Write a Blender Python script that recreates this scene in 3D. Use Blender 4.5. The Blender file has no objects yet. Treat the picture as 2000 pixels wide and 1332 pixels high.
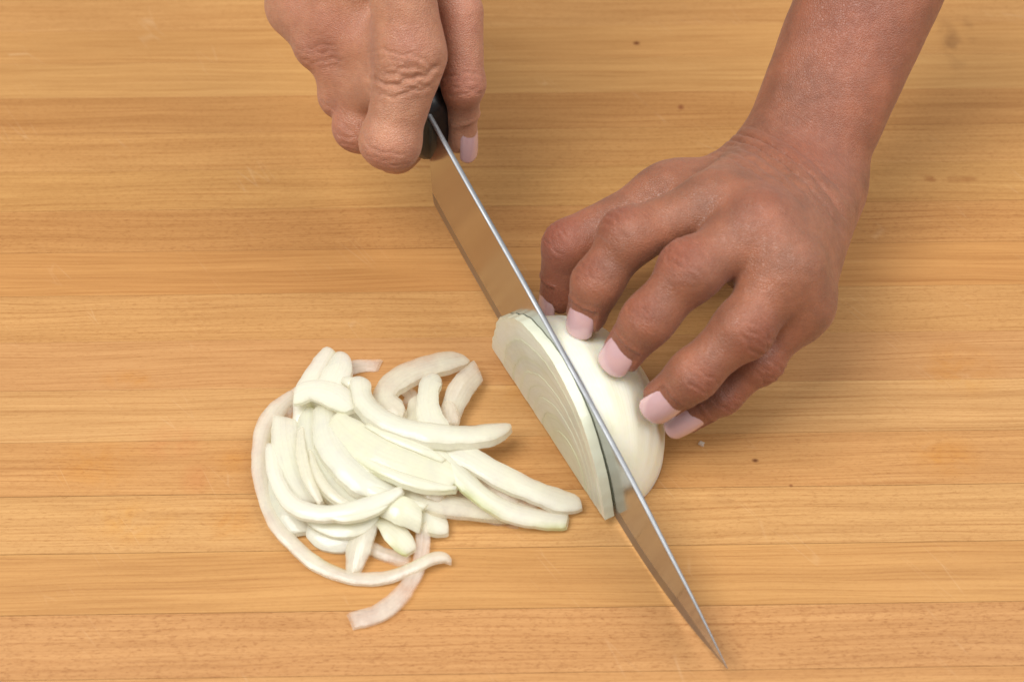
import bpy, bmesh, math, random
import numpy as np
from mathutils import Vector
random.seed(7); rng = np.random.default_rng(7)
SC = bpy.context.scene
MM = 0.001
# ------------------------------------------------------------------ camera
F_PX = 2778.0; TH = math.radians(51.06); SW = 22.5          # lens in photo pixels, pitch, stave width (mm)
DIST = math.cos(TH) * 37.24 * SW
CAM = np.array([0, -DIST * math.cos(TH), DIST * math.sin(TH)])
FW = -CAM / np.linalg.norm(CAM); RT = np.array([1., 0, 0]); UP = np.cross(RT, FW)
cd = bpy.data.cameras.new('camera'); cam = bpy.data.objects.new('camera', cd); SC.collection.objects.link(cam)
cam.location = CAM * MM; cam.rotation_euler = (math.pi / 2 - TH, 0, 0)
cd.sensor_width = 36; cd.lens = 36 * F_PX / 2000.0; cd.clip_start = 0.01; cd.clip_end = 50
cd.dof.use_dof = True; cd.dof.focus_distance = 0.505; cd.dof.aperture_fstop = 11
SC.camera = cam
SC.render.resolution_x = 1024; SC.render.resolution_y = 681
SC.view_settings.view_transform = 'Standard'; SC.view_settings.look = 'None'
SC.view_settings.exposure = 0.0; SC.view_settings.gamma = 1.0
# ------------------------------------------------------------------ world + studio lamps
W = bpy.data.worlds.new('World'); SC.world = W; W.use_nodes = True
W.node_tree.nodes['Background'].inputs[0].default_value = (0.97, 0.98, 1.0, 1)
W.node_tree.nodes['Background'].inputs[1].default_value = 0.30
def area(name, loc, target, size, power, col=(1, 1, 1)):
    l = bpy.data.lights.new(name, 'AREA'); l.shape = 'RECTANGLE'; l.size, l.size_y = size; l.energy = power; l.color = col
    o = bpy.data.objects.new(name, l); SC.collection.objects.link(o); o.location = loc
    o.rotation_euler = (Vector(target) - Vector(loc)).to_track_quat('-Z', 'Y').to_euler()
    return o
area('key_softbox', (-0.55, -0.30, 1.30), (0.0, 0.02, 0), (0.80, 0.80), 22.5, (1, 0.985, 0.965))
area('fill_softbox', (0.85, -0.10, 1.2), (0, 0.03, 0), (1.2, 1.2), 14.5, (1, 0.99, 0.98))
SC.cycles.max_bounces = 14; SC.cycles.diffuse_bounces = 8; SC.cycles.transmission_bounces = 8; SC.cycles.transparent_max_bounces = 12
SC.cycles.use_denoising = True

# ------------------------------------------------------------------ helpers
def ray(px, py):
    d = FW * F_PX + RT * (px - 1000) - UP * (py - 666); return d / np.linalg.norm(d)
def at(px, py, z=0.0):
    d = ray(px, py); return CAM + d * ((z - CAM[2]) / d[2])
KA = np.array([42.180, -91.782, 0.3]); KB = np.array([65.657, -136.204, 10.0])     # a point of the cutting edge on the board; the knife's tip
HZ = np.array([0.46725591, -0.88412211, 0.0]); NN = np.array([0.88412211, 0.46725591, 0.0])
def snz(s, n, z): return np.array([KB[0], KB[1], 0.0]) + HZ * s + NN * n + np.array([0, 0, z])
def mesh_from(name, verts, faces, smooth=True):
    me = bpy.data.meshes.new(name); v = np.asarray(verts, float) * MM
    me.from_pydata(v.tolist(), [], faces if isinstance(faces, list) else faces.tolist()); me.validate()
    if smooth: me.polygons.foreach_set('use_smooth', [True] * len(me.polygons))
    me.update(); return me
def link(name, me, mat=None, parent=None):
    o = bpy.data.objects.new(name, me); SC.collection.objects.link(o)
    if mat is not None: me.materials.append(mat)
    if parent is not None: o.parent = parent
    return o
def tag(o, label, cat, group=None):
    o['label'] = label; o['category'] = cat
    if group: o['group'] = group
    return o
def empty(name, loc=(0, 0, 0)):
    o = bpy.data.objects.new(name, None); SC.collection.objects.link(o); o.location = loc; o.empty_display_size = 0.02; return o
def fattr(me, name, vals):
    a = me.attributes.new(name, 'FLOAT', 'POINT'); a.data.foreach_set('value', np.asarray(vals, np.float32))
def vattr(me, name, vals):
    a = me.attributes.new(name, 'FLOAT_VECTOR', 'POINT'); a.data.foreach_set('vector', np.asarray(vals, np.float32).ravel())

class NT:
    def __init__(s, name):
        s.m = bpy.data.materials.new(name); s.m.use_nodes = True; s.t = s.m.node_tree
        s.b = s.t.nodes['Principled BSDF']; s.out = s.t.nodes['Material Output']
    def n(s, typ, ins=None, **kw):
        nd = s.t.nodes.new(typ)
        for k, v in kw.items(): setattr(nd, k, v)
        for k, v in (ins or {}).items(): s.set(nd.inputs[k], v)
        return nd
    def set(s, sock, v):
        if isinstance(v, bpy.types.NodeSocket): s.t.links.new(v, sock)
        elif isinstance(v, bpy.types.Node): s.t.links.new(v.outputs[0], sock)
        else:
            if isinstance(v, (tuple, list)) and len(v) == 3 and sock.type == 'RGBA': v = (*v, 1)
            sock.default_value = v
    def p(s, **kw):
        for k, v in kw.items(): s.set(s.b.inputs[k.replace('_', ' ')], v)
    def math(s, op, a, b=None, c=None, clamp=False):
        nd = s.n('ShaderNodeMath', operation=op, use_clamp=clamp); s.set(nd.inputs[0], a)
        if b is not None: s.set(nd.inputs[1], b)
        if c is not None: s.set(nd.inputs[2], c)
        return nd.outputs[0]
    def mix(s, fac, a, b, mode='MIX'):
        nd = s.n('ShaderNodeMix', data_type='RGBA', blend_type=mode)
        s.set(nd.inputs[0], fac); s.set(nd.inputs[6], a); s.set(nd.inputs[7], b); return nd.outputs[2]
    def ramp(s, fac, lo, hi, a=0.0, b=1.0):
        nd = s.n('ShaderNodeMapRange', {0: fac, 1: lo, 2: hi, 3: a, 4: b}); nd.clamp = True; return nd.outputs[0]
    def noise(s, vec, scale, detail=2.0, rough=0.5, dist=0.0):
        return s.n('ShaderNodeTexNoise', {'Vector': vec, 'Scale': scale, 'Detail': detail, 'Roughness': rough, 'Distortion': dist}).outputs[0]
    def mapv(s, vec, scale, loc=(0, 0, 0)):
        nd = s.n('ShaderNodeMapping', {'Vector': vec, 'Scale': scale, 'Location': loc}); return nd.outputs[0]
    def attr(s, name): return s.n('ShaderNodeAttribute', attribute_name=name)
    def bump(s, h, strength, dist):
        return s.n('ShaderNodeBump', {'Strength': strength, 'Distance': dist, 'Height': h}).outputs[0]

def lin(r, g, b):
    f = lambda c: (c / 255 / 12.92) if c / 255 <= 0.04045 else ((c / 255 + 0.055) / 1.055) ** 2.4
    return (f(r), f(g), f(b))

# ------------------------------------------------------------------ materials
def make_wood():
    t = NT('maple_strip'); tc = t.n('ShaderNodeTexCoord'); oi = t.n('ShaderNodeObjectInfo')
    off = t.n('ShaderNodeVectorMath', {0: oi.outputs['Random'], 1: (37.0, 11.0, 5.0)}, operation='MULTIPLY').outputs[0]
    v = t.n('ShaderNodeVectorMath', {0: tc.outputs['Object'], 1: off}, operation='ADD').outputs[0]
    sep = t.n('ShaderNodeSeparateColor', {0: oi.outputs['Color']})
    kind = oi.outputs['Alpha']                                     # 0 = plain straight grain, 1 = strongly flecked
    warp = t.noise(t.mapv(v, (7, 30, 7)), 1.0, 2)
    vy = t.n('ShaderNodeVectorMath', {0: v, 1: t.n('ShaderNodeCombineXYZ', {1: t.math('MULTIPLY', t.math('SUBTRACT', warp, 0.5), 0.010)})}, operation='ADD').outputs[0]
    broad = t.noise(t.mapv(vy, (5, 190, 60)), 1.0, 3, 0.55)
    fine = t.noise(t.mapv(vy, (26, 1400, 300)), 1.0, 3, 0.6)
    rings = t.n('ShaderNodeTexWave', {'Vector': t.mapv(vy, (3.0, 105, 0)), 'Scale': 1.0, 'Distortion': 6.0, 'Detail': 3.0, 'Detail Scale': 1.3, 'Detail Roughness': 0.55},
                wave_type='BANDS', bands_direction='Y', wave_profile='SAW').outputs[1]
    pores = t.noise(t.mapv(v, (430, 2600, 900)), 1.0, 2, 0.6, 0.4)
    fleck = t.noise(t.mapv(v, (520, 900, 900)), 1.0, 1.5, 0.5, 0.8)
    mott = t.noise(t.mapv(v, (16, 70, 40)), 1.0, 3)
    base = oi.outputs['Color']
    c = t.mix(t.ramp(broad, 0.32, 0.68), t.mix(1.0, base, (0.90, 0.86, 0.81), 'MULTIPLY'), t.mix(1.0, base, (1.05, 1.06, 1.07), 'MULTIPLY'))
    c = t.mix(t.math('MULTIPLY', t.ramp(fine, 0.42, 0.72), 0.60), c, t.mix(1.0, c, (0.70, 0.60, 0.48), 'MULTIPLY'))
    c = t.mix(t.math('MULTIPLY', t.ramp(rings, 0.80, 1.0), t.ramp(mott, 0.35, 0.65, 0.12, 0.75)), c, t.mix(1.0, c, (0.72, 0.60, 0.46), 'MULTIPLY'))
    c = t.mix(t.math('MULTIPLY', t.ramp(pores, 0.55, 0.72), t.math('MULTIPLY_ADD', kind, 0.62, 0.14)), c, t.mix(1.0, c, (0.60, 0.47, 0.33), 'MULTIPLY'))
    c = t.mix(t.math('MULTIPLY', t.ramp(fleck, 0.56, 0.70), t.math('MULTIPLY', kind, 0.40)), c, t.mix(1.0, c, (0.66, 0.52, 0.38), 'MULTIPLY'))
    c = t.mix(t.ramp(mott, 0.3, 0.7, 0.0, 0.22), c, t.mix(1.0, c, (1.12, 1.08, 1.0), 'MULTIPLY'))
    # stains, scuffs and cut marks with a shape and place of their own (world position on the board)
    pos = t.n('ShaderNodeNewGeometry').outputs['Position']
    blot = t.noise(pos, 95.0, 4, 0.6, 0.6)
    def stain(c, px, py, rx, ry, col, amt, lo=0.35, hi=0.6):
        w = at(px, py) * MM; sc = at(px + 1, py)[0] - at(px, py)[0]; sy = abs(at(px, py + 1)[1] - at(px, py)[1])
        d = t.n('ShaderNodeVectorMath', {0: pos, 1: tuple(w)}, operation='SUBTRACT').outputs[0]
        d = t.n('ShaderNodeVectorMath', {0: d, 1: (1000 / (rx * sc), 1000 / (ry * sy), 0)}, operation='MULTIPLY').outputs[0]
        ln = t.n('ShaderNodeVectorMath', {0: d}, operation='LENGTH').outputs['Value']
        m = t.math('MULTIPLY', t.ramp(ln, 0.25, 1.0, 1.0, 0.0), t.ramp(blot, lo, hi))
        return t.mix(t.math('MULTIPLY', m, amt), c, t.mix(1.0, c, col, 'MULTIPLY'))
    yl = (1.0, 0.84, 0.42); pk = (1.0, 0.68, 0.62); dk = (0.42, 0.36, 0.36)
    for a in [(262, 740, 75, 22, yl, .6), (335, 862, 75, 42, pk, .35), (385, 935, 40, 40, pk, .3), (455, 900, 60, 30, yl, .5), (450, 1020, 70, 45, (.97, .80, .50), .6),
              (250, 1020, 110, 50, yl, .55), (190, 910, 130, 60, yl, .5), (1000, 760, 80, 50, yl, .3), (1870, 720, 100, 60, yl, .5), (1840, 890, 90, 50, yl, .6),
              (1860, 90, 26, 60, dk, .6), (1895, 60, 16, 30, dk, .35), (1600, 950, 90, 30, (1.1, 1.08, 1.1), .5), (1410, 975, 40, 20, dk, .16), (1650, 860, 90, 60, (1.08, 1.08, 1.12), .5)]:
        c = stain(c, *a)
    for a in [(1243, 85, 9, 5, (.35, .2, .12), 1, 0, .1), (1330, 210, 8, 7, (.55, .35, .35), .9, 0, .1), (1475, 899, 9, 5, (.3, .2, .15), 1, 0, .1), (1545, 948, 5, 4, (.5, .35, .3), .8, 0, .1),
              (1700, 350, 34, 10, (.7, .5, .35), .7, .45, .6), (1850, 350, 80, 9, (.6, .4, .28), .8, .48, .6)]:
        c = stain(c, *a)
    scr = t.n('ShaderNodeTexVoronoi', {'Vector': t.mapv(t.n('ShaderNodeVectorRotate', {'Vector': pos, 'Angle': 0.9}, rotation_type='Z_AXIS').outputs[0], (14, 160, 1)), 'Scale': 1.0}, feature='DISTANCE_TO_EDGE').outputs['Distance']
    sm = t.math('MULTIPLY', t.ramp(scr, 0.0, 0.018, 1.0, 0.0), t.ramp(t.noise(pos, 40.0, 2), 0.56, 0.70, 0.0, 0.16))
    c = t.mix(sm, c, (0.78, 0.58, 0.36))
    h = t.math('ADD', t.math('MULTIPLY', pores, -0.5), t.math('MULTIPLY', fine, 0.4))
    h = t.math('SUBTRACT', h, t.math('MULTIPLY', sm, 1.2))
    t.p(Base_Color=c, Roughness=t.ramp(mott, 0.3, 0.7, 0.42, 0.56), Normal=t.bump(h, 0.22, 0.0004))
    t.b.inputs['Specular IOR Level'].default_value = 0.35
    return t.m

def make_onion(name, tint, thru, trans, rough=0.20):
    t = NT(name); uv = t.attr('uvw').outputs['Vector']; gr = t.attr('green').outputs['Fac']
    tc = t.n('ShaderNodeTexCoord').outputs['Object']
    vein = t.noise(t.mapv(uv, (10, 900, 0)), 1.0, 2, 0.5)
    cloud = t.noise(tc, 120.0, 3, 0.55)
    c = t.mix(t.ramp(cloud, 0.35, 0.65), t.mix(1.0, tint, (0.96, 0.97, 0.92), 'MULTIPLY'), tint)
    c = t.mix(t.ramp(vein, 0.50, 0.72, 0.0, 0.12), c, t.mix(1.0, c, (0.90, 0.92, 0.82), 'MULTIPLY'))
    c = t.mix(t.math('MULTIPLY', gr, t.ramp(cloud, 0.3, 0.6, 0.55, 1.0)), c, (0.62, 0.72, 0.22))
    t.p(Base_Color=c, Roughness=t.ramp(cloud, 0.3, 0.7, rough - .05, rough + .12), Subsurface_Weight=0.85, Subsurface_Radius=(1.0, 0.85, 0.55), Subsurface_Scale=0.006,
        Normal=t.bump(t.math('ADD', vein, t.math('MULTIPLY', cloud, 0.8)), 0.22, 0.0006))
    t.b.inputs['IOR'].default_value = 1.36
    if trans:
        tl = t.n('ShaderNodeBsdfTranslucent', {0: c}); mt = t.n('ShaderNodeMixShader'); t.set(mt.inputs[0], trans)
        t.t.links.new(t.b.outputs[0], mt.inputs[1]); t.t.links.new(tl.outputs[0], mt.inputs[2]); t.t.links.new(mt.outputs[0], t.out.inputs[0])
    if thru:
        tb = t.n('ShaderNodeBsdfTransparent', {0: (1.0, 0.93, 0.86)})
        ms = t.n('ShaderNodeMixShader'); ac = t.math('ABSOLUTE', t.n('ShaderNodeSeparateXYZ', {0: uv}).outputs[1]); t.set(ms.inputs[0], t.math('MULTIPLY', t.math('ADD', t.ramp(cloud, 0.3, 0.7, 0.4, 1.3), t.ramp(vein, .5, .7, 0, .15)), thru)); t.t.links.new((mt if trans else t.b).outputs[0], ms.inputs[1]); t.t.links.new(tb.outputs[0], ms.inputs[2])
        t.t.links.new(ms.outputs[0], t.out.inputs[0])
    return t.m

def make_strip(name, tint, thin, clear):
    """a wet, thin piece of onion: part of the light is scattered back, part scattered through, a little passes straight"""
    t = NT(name); uv = t.attr('uvw').outputs['Vector']; gr = t.attr('green').outputs['Fac']
    tc = t.n('ShaderNodeTexCoord').outputs['Object']
    vein = t.noise(t.mapv(uv, (14, 1100, 0)), 1.0, 2, 0.5); cloud = t.noise(tc, 130.0, 3, 0.55); fine = t.noise(tc, 900.0, 2, 0.6)
    ac = t.math('ABSOLUTE', t.n('ShaderNodeSeparateXYZ', {0: uv}).outputs[1])
    c = t.mix(t.ramp(cloud, 0.3, 0.7), t.mix(1.0, tint, (0.97, 0.975, 0.90), 'MULTIPLY'), tint)
    c = t.mix(t.ramp(vein, 0.50, 0.75, 0.0, 0.3), c, t.mix(1.0, c, (0.95, 0.96, 0.86), 'MULTIPLY'))
    rnd = t.n('ShaderNodeObjectInfo').outputs['Random']; c = t.mix(t.ramp(rnd, 0.0, 1.0, 0.0, 0.7), c, t.mix(1.0, c, (0.95, 0.955, 0.90), 'MULTIPLY'))
    c = t.mix(t.math('MULTIPLY', gr, t.ramp(cloud, 0.3, 0.6, 0.55, 1.0)), c, (0.64, 0.74, 0.26))
    nb = t.bump(t.math('ADD', t.math('ADD', vein, t.math('MULTIPLY', cloud, 1.5)), t.math('MULTIPLY', fine, .35)), 0.30, 0.0006)
    t.p(Base_Color=c, Roughness=t.ramp(cloud, 0.3, 0.7, 0.13, 0.26), Normal=nb, Coat_Weight=0.5, Coat_Roughness=0.08); t.b.inputs['IOR'].default_value = 1.38
    tl = t.n('ShaderNodeBsdfTranslucent', {0: c, 'Normal': nb}); mt = t.n('ShaderNodeMixShader'); t.set(mt.inputs[0], thin)
    t.t.links.new(t.b.outputs[0], mt.inputs[1]); t.t.links.new(tl.outputs[0], mt.inputs[2])
    tb = t.n('ShaderNodeBsdfTransparent', {0: (1.0, 0.97, 0.93)}); ms = t.n('ShaderNodeMixShader')
    t.set(ms.inputs[0], t.math('MULTIPLY', t.math('ADD', t.ramp(cloud, 0.3, 0.7, 0.55, 1.2), t.ramp(vein, .5, .7, 0, .1)), t.math('MULTIPLY_ADD', t.attr('rim').outputs['Fac'], 0.28, clear)))
    t.t.links.new(mt.outputs[0], ms.inputs[1]); t.t.links.new(tb.outputs[0], ms.inputs[2]); t.t.links.new(ms.outputs[0], t.out.inputs[0])
    return t.m

def make_skin(name, base, dark, red):
    t = NT(name); tc = t.n('ShaderNodeTexCoord').outputs['Object']
    redm = t.attr('red').outputs['Fac']; pale = t.attr('pale').outputs['Fac']; fc = t.attr('fcoord').outputs['Vector']; wr = t.attr('wrinkle').outputs['Fac']
    n1 = t.noise(tc, 75.0, 4, 0.6); n2 = t.noise(tc, 420.0, 3, 0.6); n3 = t.noise(tc, 1700.0, 2, 0.5)
    c = t.mix(t.ramp(n1, 0.32, 0.68), base, dark)
    c = t.mix(t.math('MULTIPLY', redm, 0.85, clamp=True), c, red)
    c = t.mix(t.math('MULTIPLY', t.ramp(n2, 0.38, 0.66), 0.34), c, t.mix(1.0, c, (0.78, 0.66, 0.60), 'MULTIPLY'))
    c = t.mix(t.ramp(n3, 0.45, 0.7, 0.0, 0.26), c, t.mix(1.0, c, (1.25, 1.18, 1.15), 'MULTIPLY'))
    c = t.mix(pale, c, t.mix(1.0, c, (1.28, 1.22, 1.20), 'MULTIPLY'))
    lines = t.noise(t.mapv(fc, (1500, 260, 0)), 1.0, 3, 0.6, 0.6)
    cell = t.n('ShaderNodeTexVoronoi', {'Vector': tc, 'Scale': 1250.0, 'Randomness': 1.0}, feature='DISTANCE_TO_EDGE').outputs['Distance']
    lw = t.math('MULTIPLY', t.math('ABSOLUTE', t.math('SUBTRACT', lines, 0.5)), 4.0, clamp=True)
    lo_ = t.math('MULTIPLY', t.math('ABSOLUTE', t.math('SUBTRACT', t.noise(t.mapv(tc, (700, 700, 900)), 1.0, 3, 0.6, 0.6), 0.5)), 4.0, clamp=True)
    h = t.math('ADD', t.math('ADD', t.math('MULTIPLY', lw, t.math('MULTIPLY', wr, 1.2)), t.math('MULTIPLY', lo_, 0.34)), t.math('MULTIPLY', t.ramp(cell, 0.0, 0.25), 0.45))
    h = t.math('ADD', h, t.math('MULTIPLY', n2, 0.7))
    c = t.mix(t.math('MULTIPLY', t.ramp(lw, 0.0, 0.35, 1.0, 0.0), t.math('MULTIPLY', wr, 0.35)), c, t.mix(1.0, c, (0.62, 0.50, 0.46), 'MULTIPLY'))
    t.p(Base_Color=c, Roughness=t.ramp(n2, 0.35, 0.65, 0.37, 0.51), Subsurface_Weight=0.22, Subsurface_Radius=(1.0, 0.38, 0.20), Subsurface_Scale=0.0035, Normal=t.bump(h, 0.55, 0.00040))
    t.b.inputs['Sheen Weight'].default_value = 0.10; t.b.inputs['Sheen Roughness'].default_value = 0.45; t.b.inputs['Sheen Tint'].default_value = (1, .93, .95, 1)
    t.b.inputs['Specular IOR Level'].default_value = 0.52
    return t.m

M = {}
M['wood'] = make_wood()
M['onion_white'] = make_strip('onion_white', (0.92, 0.915, 0.845), 0.32, 0.24)
M['onion_cream'] = make_strip('onion_cream', (0.92, 0.91, 0.80), 0.32, 0.22)
M['onion_thin'] = make_strip('onion_thin', (0.93, 0.88, 0.84), 0.38, 0.60)
M['onion_outer'] = make_onion('onion_outer', (0.86, 0.835, 0.69), 0.0, 0, 0.30)
M['onion_ring'] = make_strip('onion_ring', (0.88, 0.88, 0.80), 0.22, 0.05)
M['onion_rim'] = make_strip('onion_rim', (0.93, 0.93, 0.86), 0.22, 0.05)
M['skin'] = make_skin('skin', lin(191, 138, 107), lin(166, 116, 90), lin(180, 112, 92))
M['skin_dark'] = make_skin('skin_dark', lin(158, 101, 73), lin(129, 84, 61), lin(151, 81, 62))  # same skin in a darker, browner tone, for the hand holding the onion
t = NT('nail_gel'); t.p(Base_Color=lin(206, 168, 169), Roughness=0.10, Coat_Weight=1.0, Coat_Roughness=0.03, Subsurface_Weight=0.25, Subsurface_Radius=(1, .6, .5), Subsurface_Scale=0.001)
M['nail'] = t.m
def steel(name, rough, col):
    t = NT(name); tc = t.n('ShaderNodeTexCoord').outputs['Object']
    v = t.n('ShaderNodeVectorRotate', {'Vector': tc, 'Angle': 1.084}, rotation_type='Z_AXIS').outputs[0]
    br = t.noise(t.mapv(v, (2600, 60, 60)), 1.0, 2); smu = t.noise(tc, 55.0, 3, .6)
    t.p(Base_Color=col, Metallic=1.0, Roughness=t.math('ADD', t.ramp(smu, .35, .7, rough * .8, rough * 1.25), t.math('MULTIPLY', br, rough * .25)), Normal=t.bump(br, 0.03, 0.0001))
    return t.m
M['steel'] = steel('polished_steel', 0.16, (0.555, 0.575, 0.60)); M['steel_edge'] = steel('ground_steel', 0.40, (0.38, 0.365, 0.35)); M['steel_spine'] = steel('spine_steel', 0.50, (0.33, 0.34, 0.35))
t = NT('black_handle'); t.p(Base_Color=(0.012, 0.011, 0.011), Roughness=0.32); M['black'] = t.m

M['onion_thin2'] = make_strip('onion_half_clear', (0.92, 0.90, 0.83), 0.34, 0.42)
# ------------------------------------------------------------------ cutting board: one stave after another
def build_board():
    board = empty('cutting_board', (0, 0, -0.040)); tag(board, 'honey coloured maple butcher block board of long glued staves under the onion', 'cutting board')
    # stave joints measured as the photo shows them: distance (c - n) from the vanishing line in stave widths
    cols = {-3: (214, 166, 112), -2: (216, 168, 110), -1: (215, 170, 112), 0: (198, 146, 92), 1: (212, 162, 104), 2: (215, 168, 106), 3: (199, 146, 92), 4: (206, 150, 92),
            5: (213, 160, 102), 6: (209, 154, 106), 7: (220, 172, 118), 8: (207, 150, 94), 9: (219, 170, 112), 10: (207, 152, 90), 11: (205, 148, 98), 12: (209, 152, 98), 13: (214, 160, 106)}
    fle = {1: .75, 3: .8, 5: .6, 6: .35, 8: .5, 11: 1.0, 12: .5, 7: .35}
    rot = math.radians(0.93); L = 1300.0
    for n in range(-16, 30):
        g = random.choice((0.075, 0.065, 0.03) if n >= 4 else (0.05, 0.02, 0.02))
        y0 = (37.24 - 43.2 + n) * -SW; hw = SW / 2 - g; yc = y0 - SW / 2            # y of the far side of stave n at x = -centre
        zt = random.uniform(-0.05, 0.0) if n % 2 else 0.0
        bm = bmesh.new(); bmesh.ops.create_cube(bm, size=1.0)
        bmesh.ops.scale(bm, vec=(L * MM, 2 * hw * MM, 40 * MM), verts=bm.verts)
        ed = [e for e in bm.edges if all(v.co.z > 0 for v in e.verts) and abs(e.verts[0].co.y - e.verts[1].co.y) < 1e-6]
        bmesh.ops.bevel(bm, geom=ed, offset=0.05 * MM, segments=1, affect='EDGES')
        me = bpy.data.meshes.new('stave'); bm.to_mesh(me); bm.free()
        o = link('stave', me, M['wood'], board)
        # the whole board is turned by about a degree, measured along the photo's left edge
        yc2 = yc + 3.0
        o.location = ((-math.sin(rot) * yc2) * MM, (math.cos(rot) * yc2) * MM, (20 + zt) * MM); o.rotation_euler = (0, 0, rot)
        r, g_, b = cols.get(n, random.choice(list(cols.values())))
        r, g_, b = 209 + (r - 212) * .45, (157.3 if n > 4 else 154) + (g_ - 159) * .45, (97 if n > 4 else 92) + (b - 102) * .45
        cc = lin(r, g_, b); k = 0.80
        o.color = (cc[0] * k, cc[1] * k, cc[2] * k, fle.get(n, random.choice([.1, .15, .2, .6])))
build_board()

# ------------------------------------------------------------------ knife
def build_knife():
    kn = empty('kitchen_knife', snz(-70, 0, 0) * MM); inv = snz(-70, 0, 0)
    tag(kn, "chef's knife with polished steel blade and black handle slicing down into the white onion", 'knife')
    sp = np.array([(-203, 73.2), (-178.1, 66.4), (-140.5, 57.2), (-115.4, 50.6), (-87.8, 42.9), (-57.9, 33.6), (-41.3, 27.0), (-22.5, 20.2), (-6.7, 13.2), (0, 10.0)])
    ed = np.array([(-203, 28.0), (-180, 21.8), (-150.4, 15.6), (-110, 8.2), (-68.2, 2.6), (-51.6, 0.5), (-35.9, 0.8), (-16.4, 3.9), (-6.0, 7.6), (0, 9.7)])
    S = np.linspace(-203, 0, 204)
    zs = np.interp(S, sp[:, 0], sp[:, 1]); ze = np.interp(S, ed[:, 0], ed[:, 1])
    for arr in (zs, ze):
        a = arr.copy()
        for _ in range(90): a[1:-1] = (a[:-2] + 2 * a[1:-1] + a[2:]) / 4
        arr[:] = a
    hs = 0.05 + 0.85 * np.clip(-S / 75.0, 0, 1) ** 0.75 * (1 - 0.25 * np.clip(-S / 75.0, 0, 1) ** 2) / 0.75
    hb = hs * 0.42
    bev = np.minimum(6.3, (zs - ze) * 0.34)
    def strip(name, rows, mat):
        V = []; Fc = []; m = len(rows)
        for i in range(len(S)):
            for r in rows: V.append(snz(S[i], r[0][i], r[1][i]) - inv)
        for i in range(len(S) - 1):
            for j in range(m - 1): Fc.append((i * m + j, i * m + j + 1, (i + 1) * m + j + 1, (i + 1) * m + j))
        return V, Fc
    zb = ze + bev; r = 0.16
    # blade body: left flat, rounded spine, right flat
    rows = [(-hb, zb), (-hs, zs - r * 2)]
    rows2 = [(hs, zs - r * 2), (hb, zb)]
    V, Fc = strip('l', rows, None); V2, F2 = strip('r', rows2, None); o = len(V); V += V2; Fc += [tuple(i + o for i in f) for f in F2]
    n = len(V); cap = [(0, 1, o, o + 1)]
    blade = link('blade', mesh_from('blade', V, Fc + cap, False), M['steel'], kn)
    rows = [(-hs, zs - r * 2), (-hs * .82, zs), (hs * .82, zs), (hs, zs - r * 2)]
    V, Fc = strip('s', rows, None); link('spine', mesh_from('spine', V, Fc, True), M['steel_spine'], kn)
    rows = [(-hb, zb), (-0.03 + 0 * hb, ze), (0.03 + 0 * hb, ze), (hb, zb)]
    V, Fc = strip('e', rows, None); link('cutting_edge', mesh_from('cutting_edge', V, Fc + [(0, 1, 2, 3)], False), M['steel_edge'], kn)
    # handle, an oval bar rising backwards into the fist
    V = []; Fc = []; k = 28
    secs = [(-201.8, 3, 8), (-202.5, 6.0, 12), (-205, 8.4, 14.6), (-211, 9.5, 15.6), (-230, 9.6, 14.6), (-260, 10.2, 14.2), (-290, 10.0, 14.0), (-310, 9.5, 14.5), (-322, 8.5, 13.5), (-326, 5, 9), (-327, 1, 2)]
    for (s, hw, hh) in secs:
        cz = 63.5 + (-205 - s) * 0.235
        for j in range(k):
            q = 2 * math.pi * j / k
            V.append(snz(s, 2.0 + hw * np.sign(math.cos(q)) * abs(math.cos(q)) ** .85, cz + hh * np.sign(math.sin(q)) * abs(math.sin(q)) ** .85) - inv)
    for i in range(len(secs) - 1):
        for j in range(k): Fc.append((i * k + j, i * k + (j + 1) % k, (i + 1) * k + (j + 1) % k, (i + 1) * k + j))
    Fc.append(tuple(range(k))[::-1]); Fc.append(tuple((len(secs) - 1) * k + j for j in range(k)))
    link('handle', mesh_from('handle', V, Fc, True), M['black'], kn)
build_knife()

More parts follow.
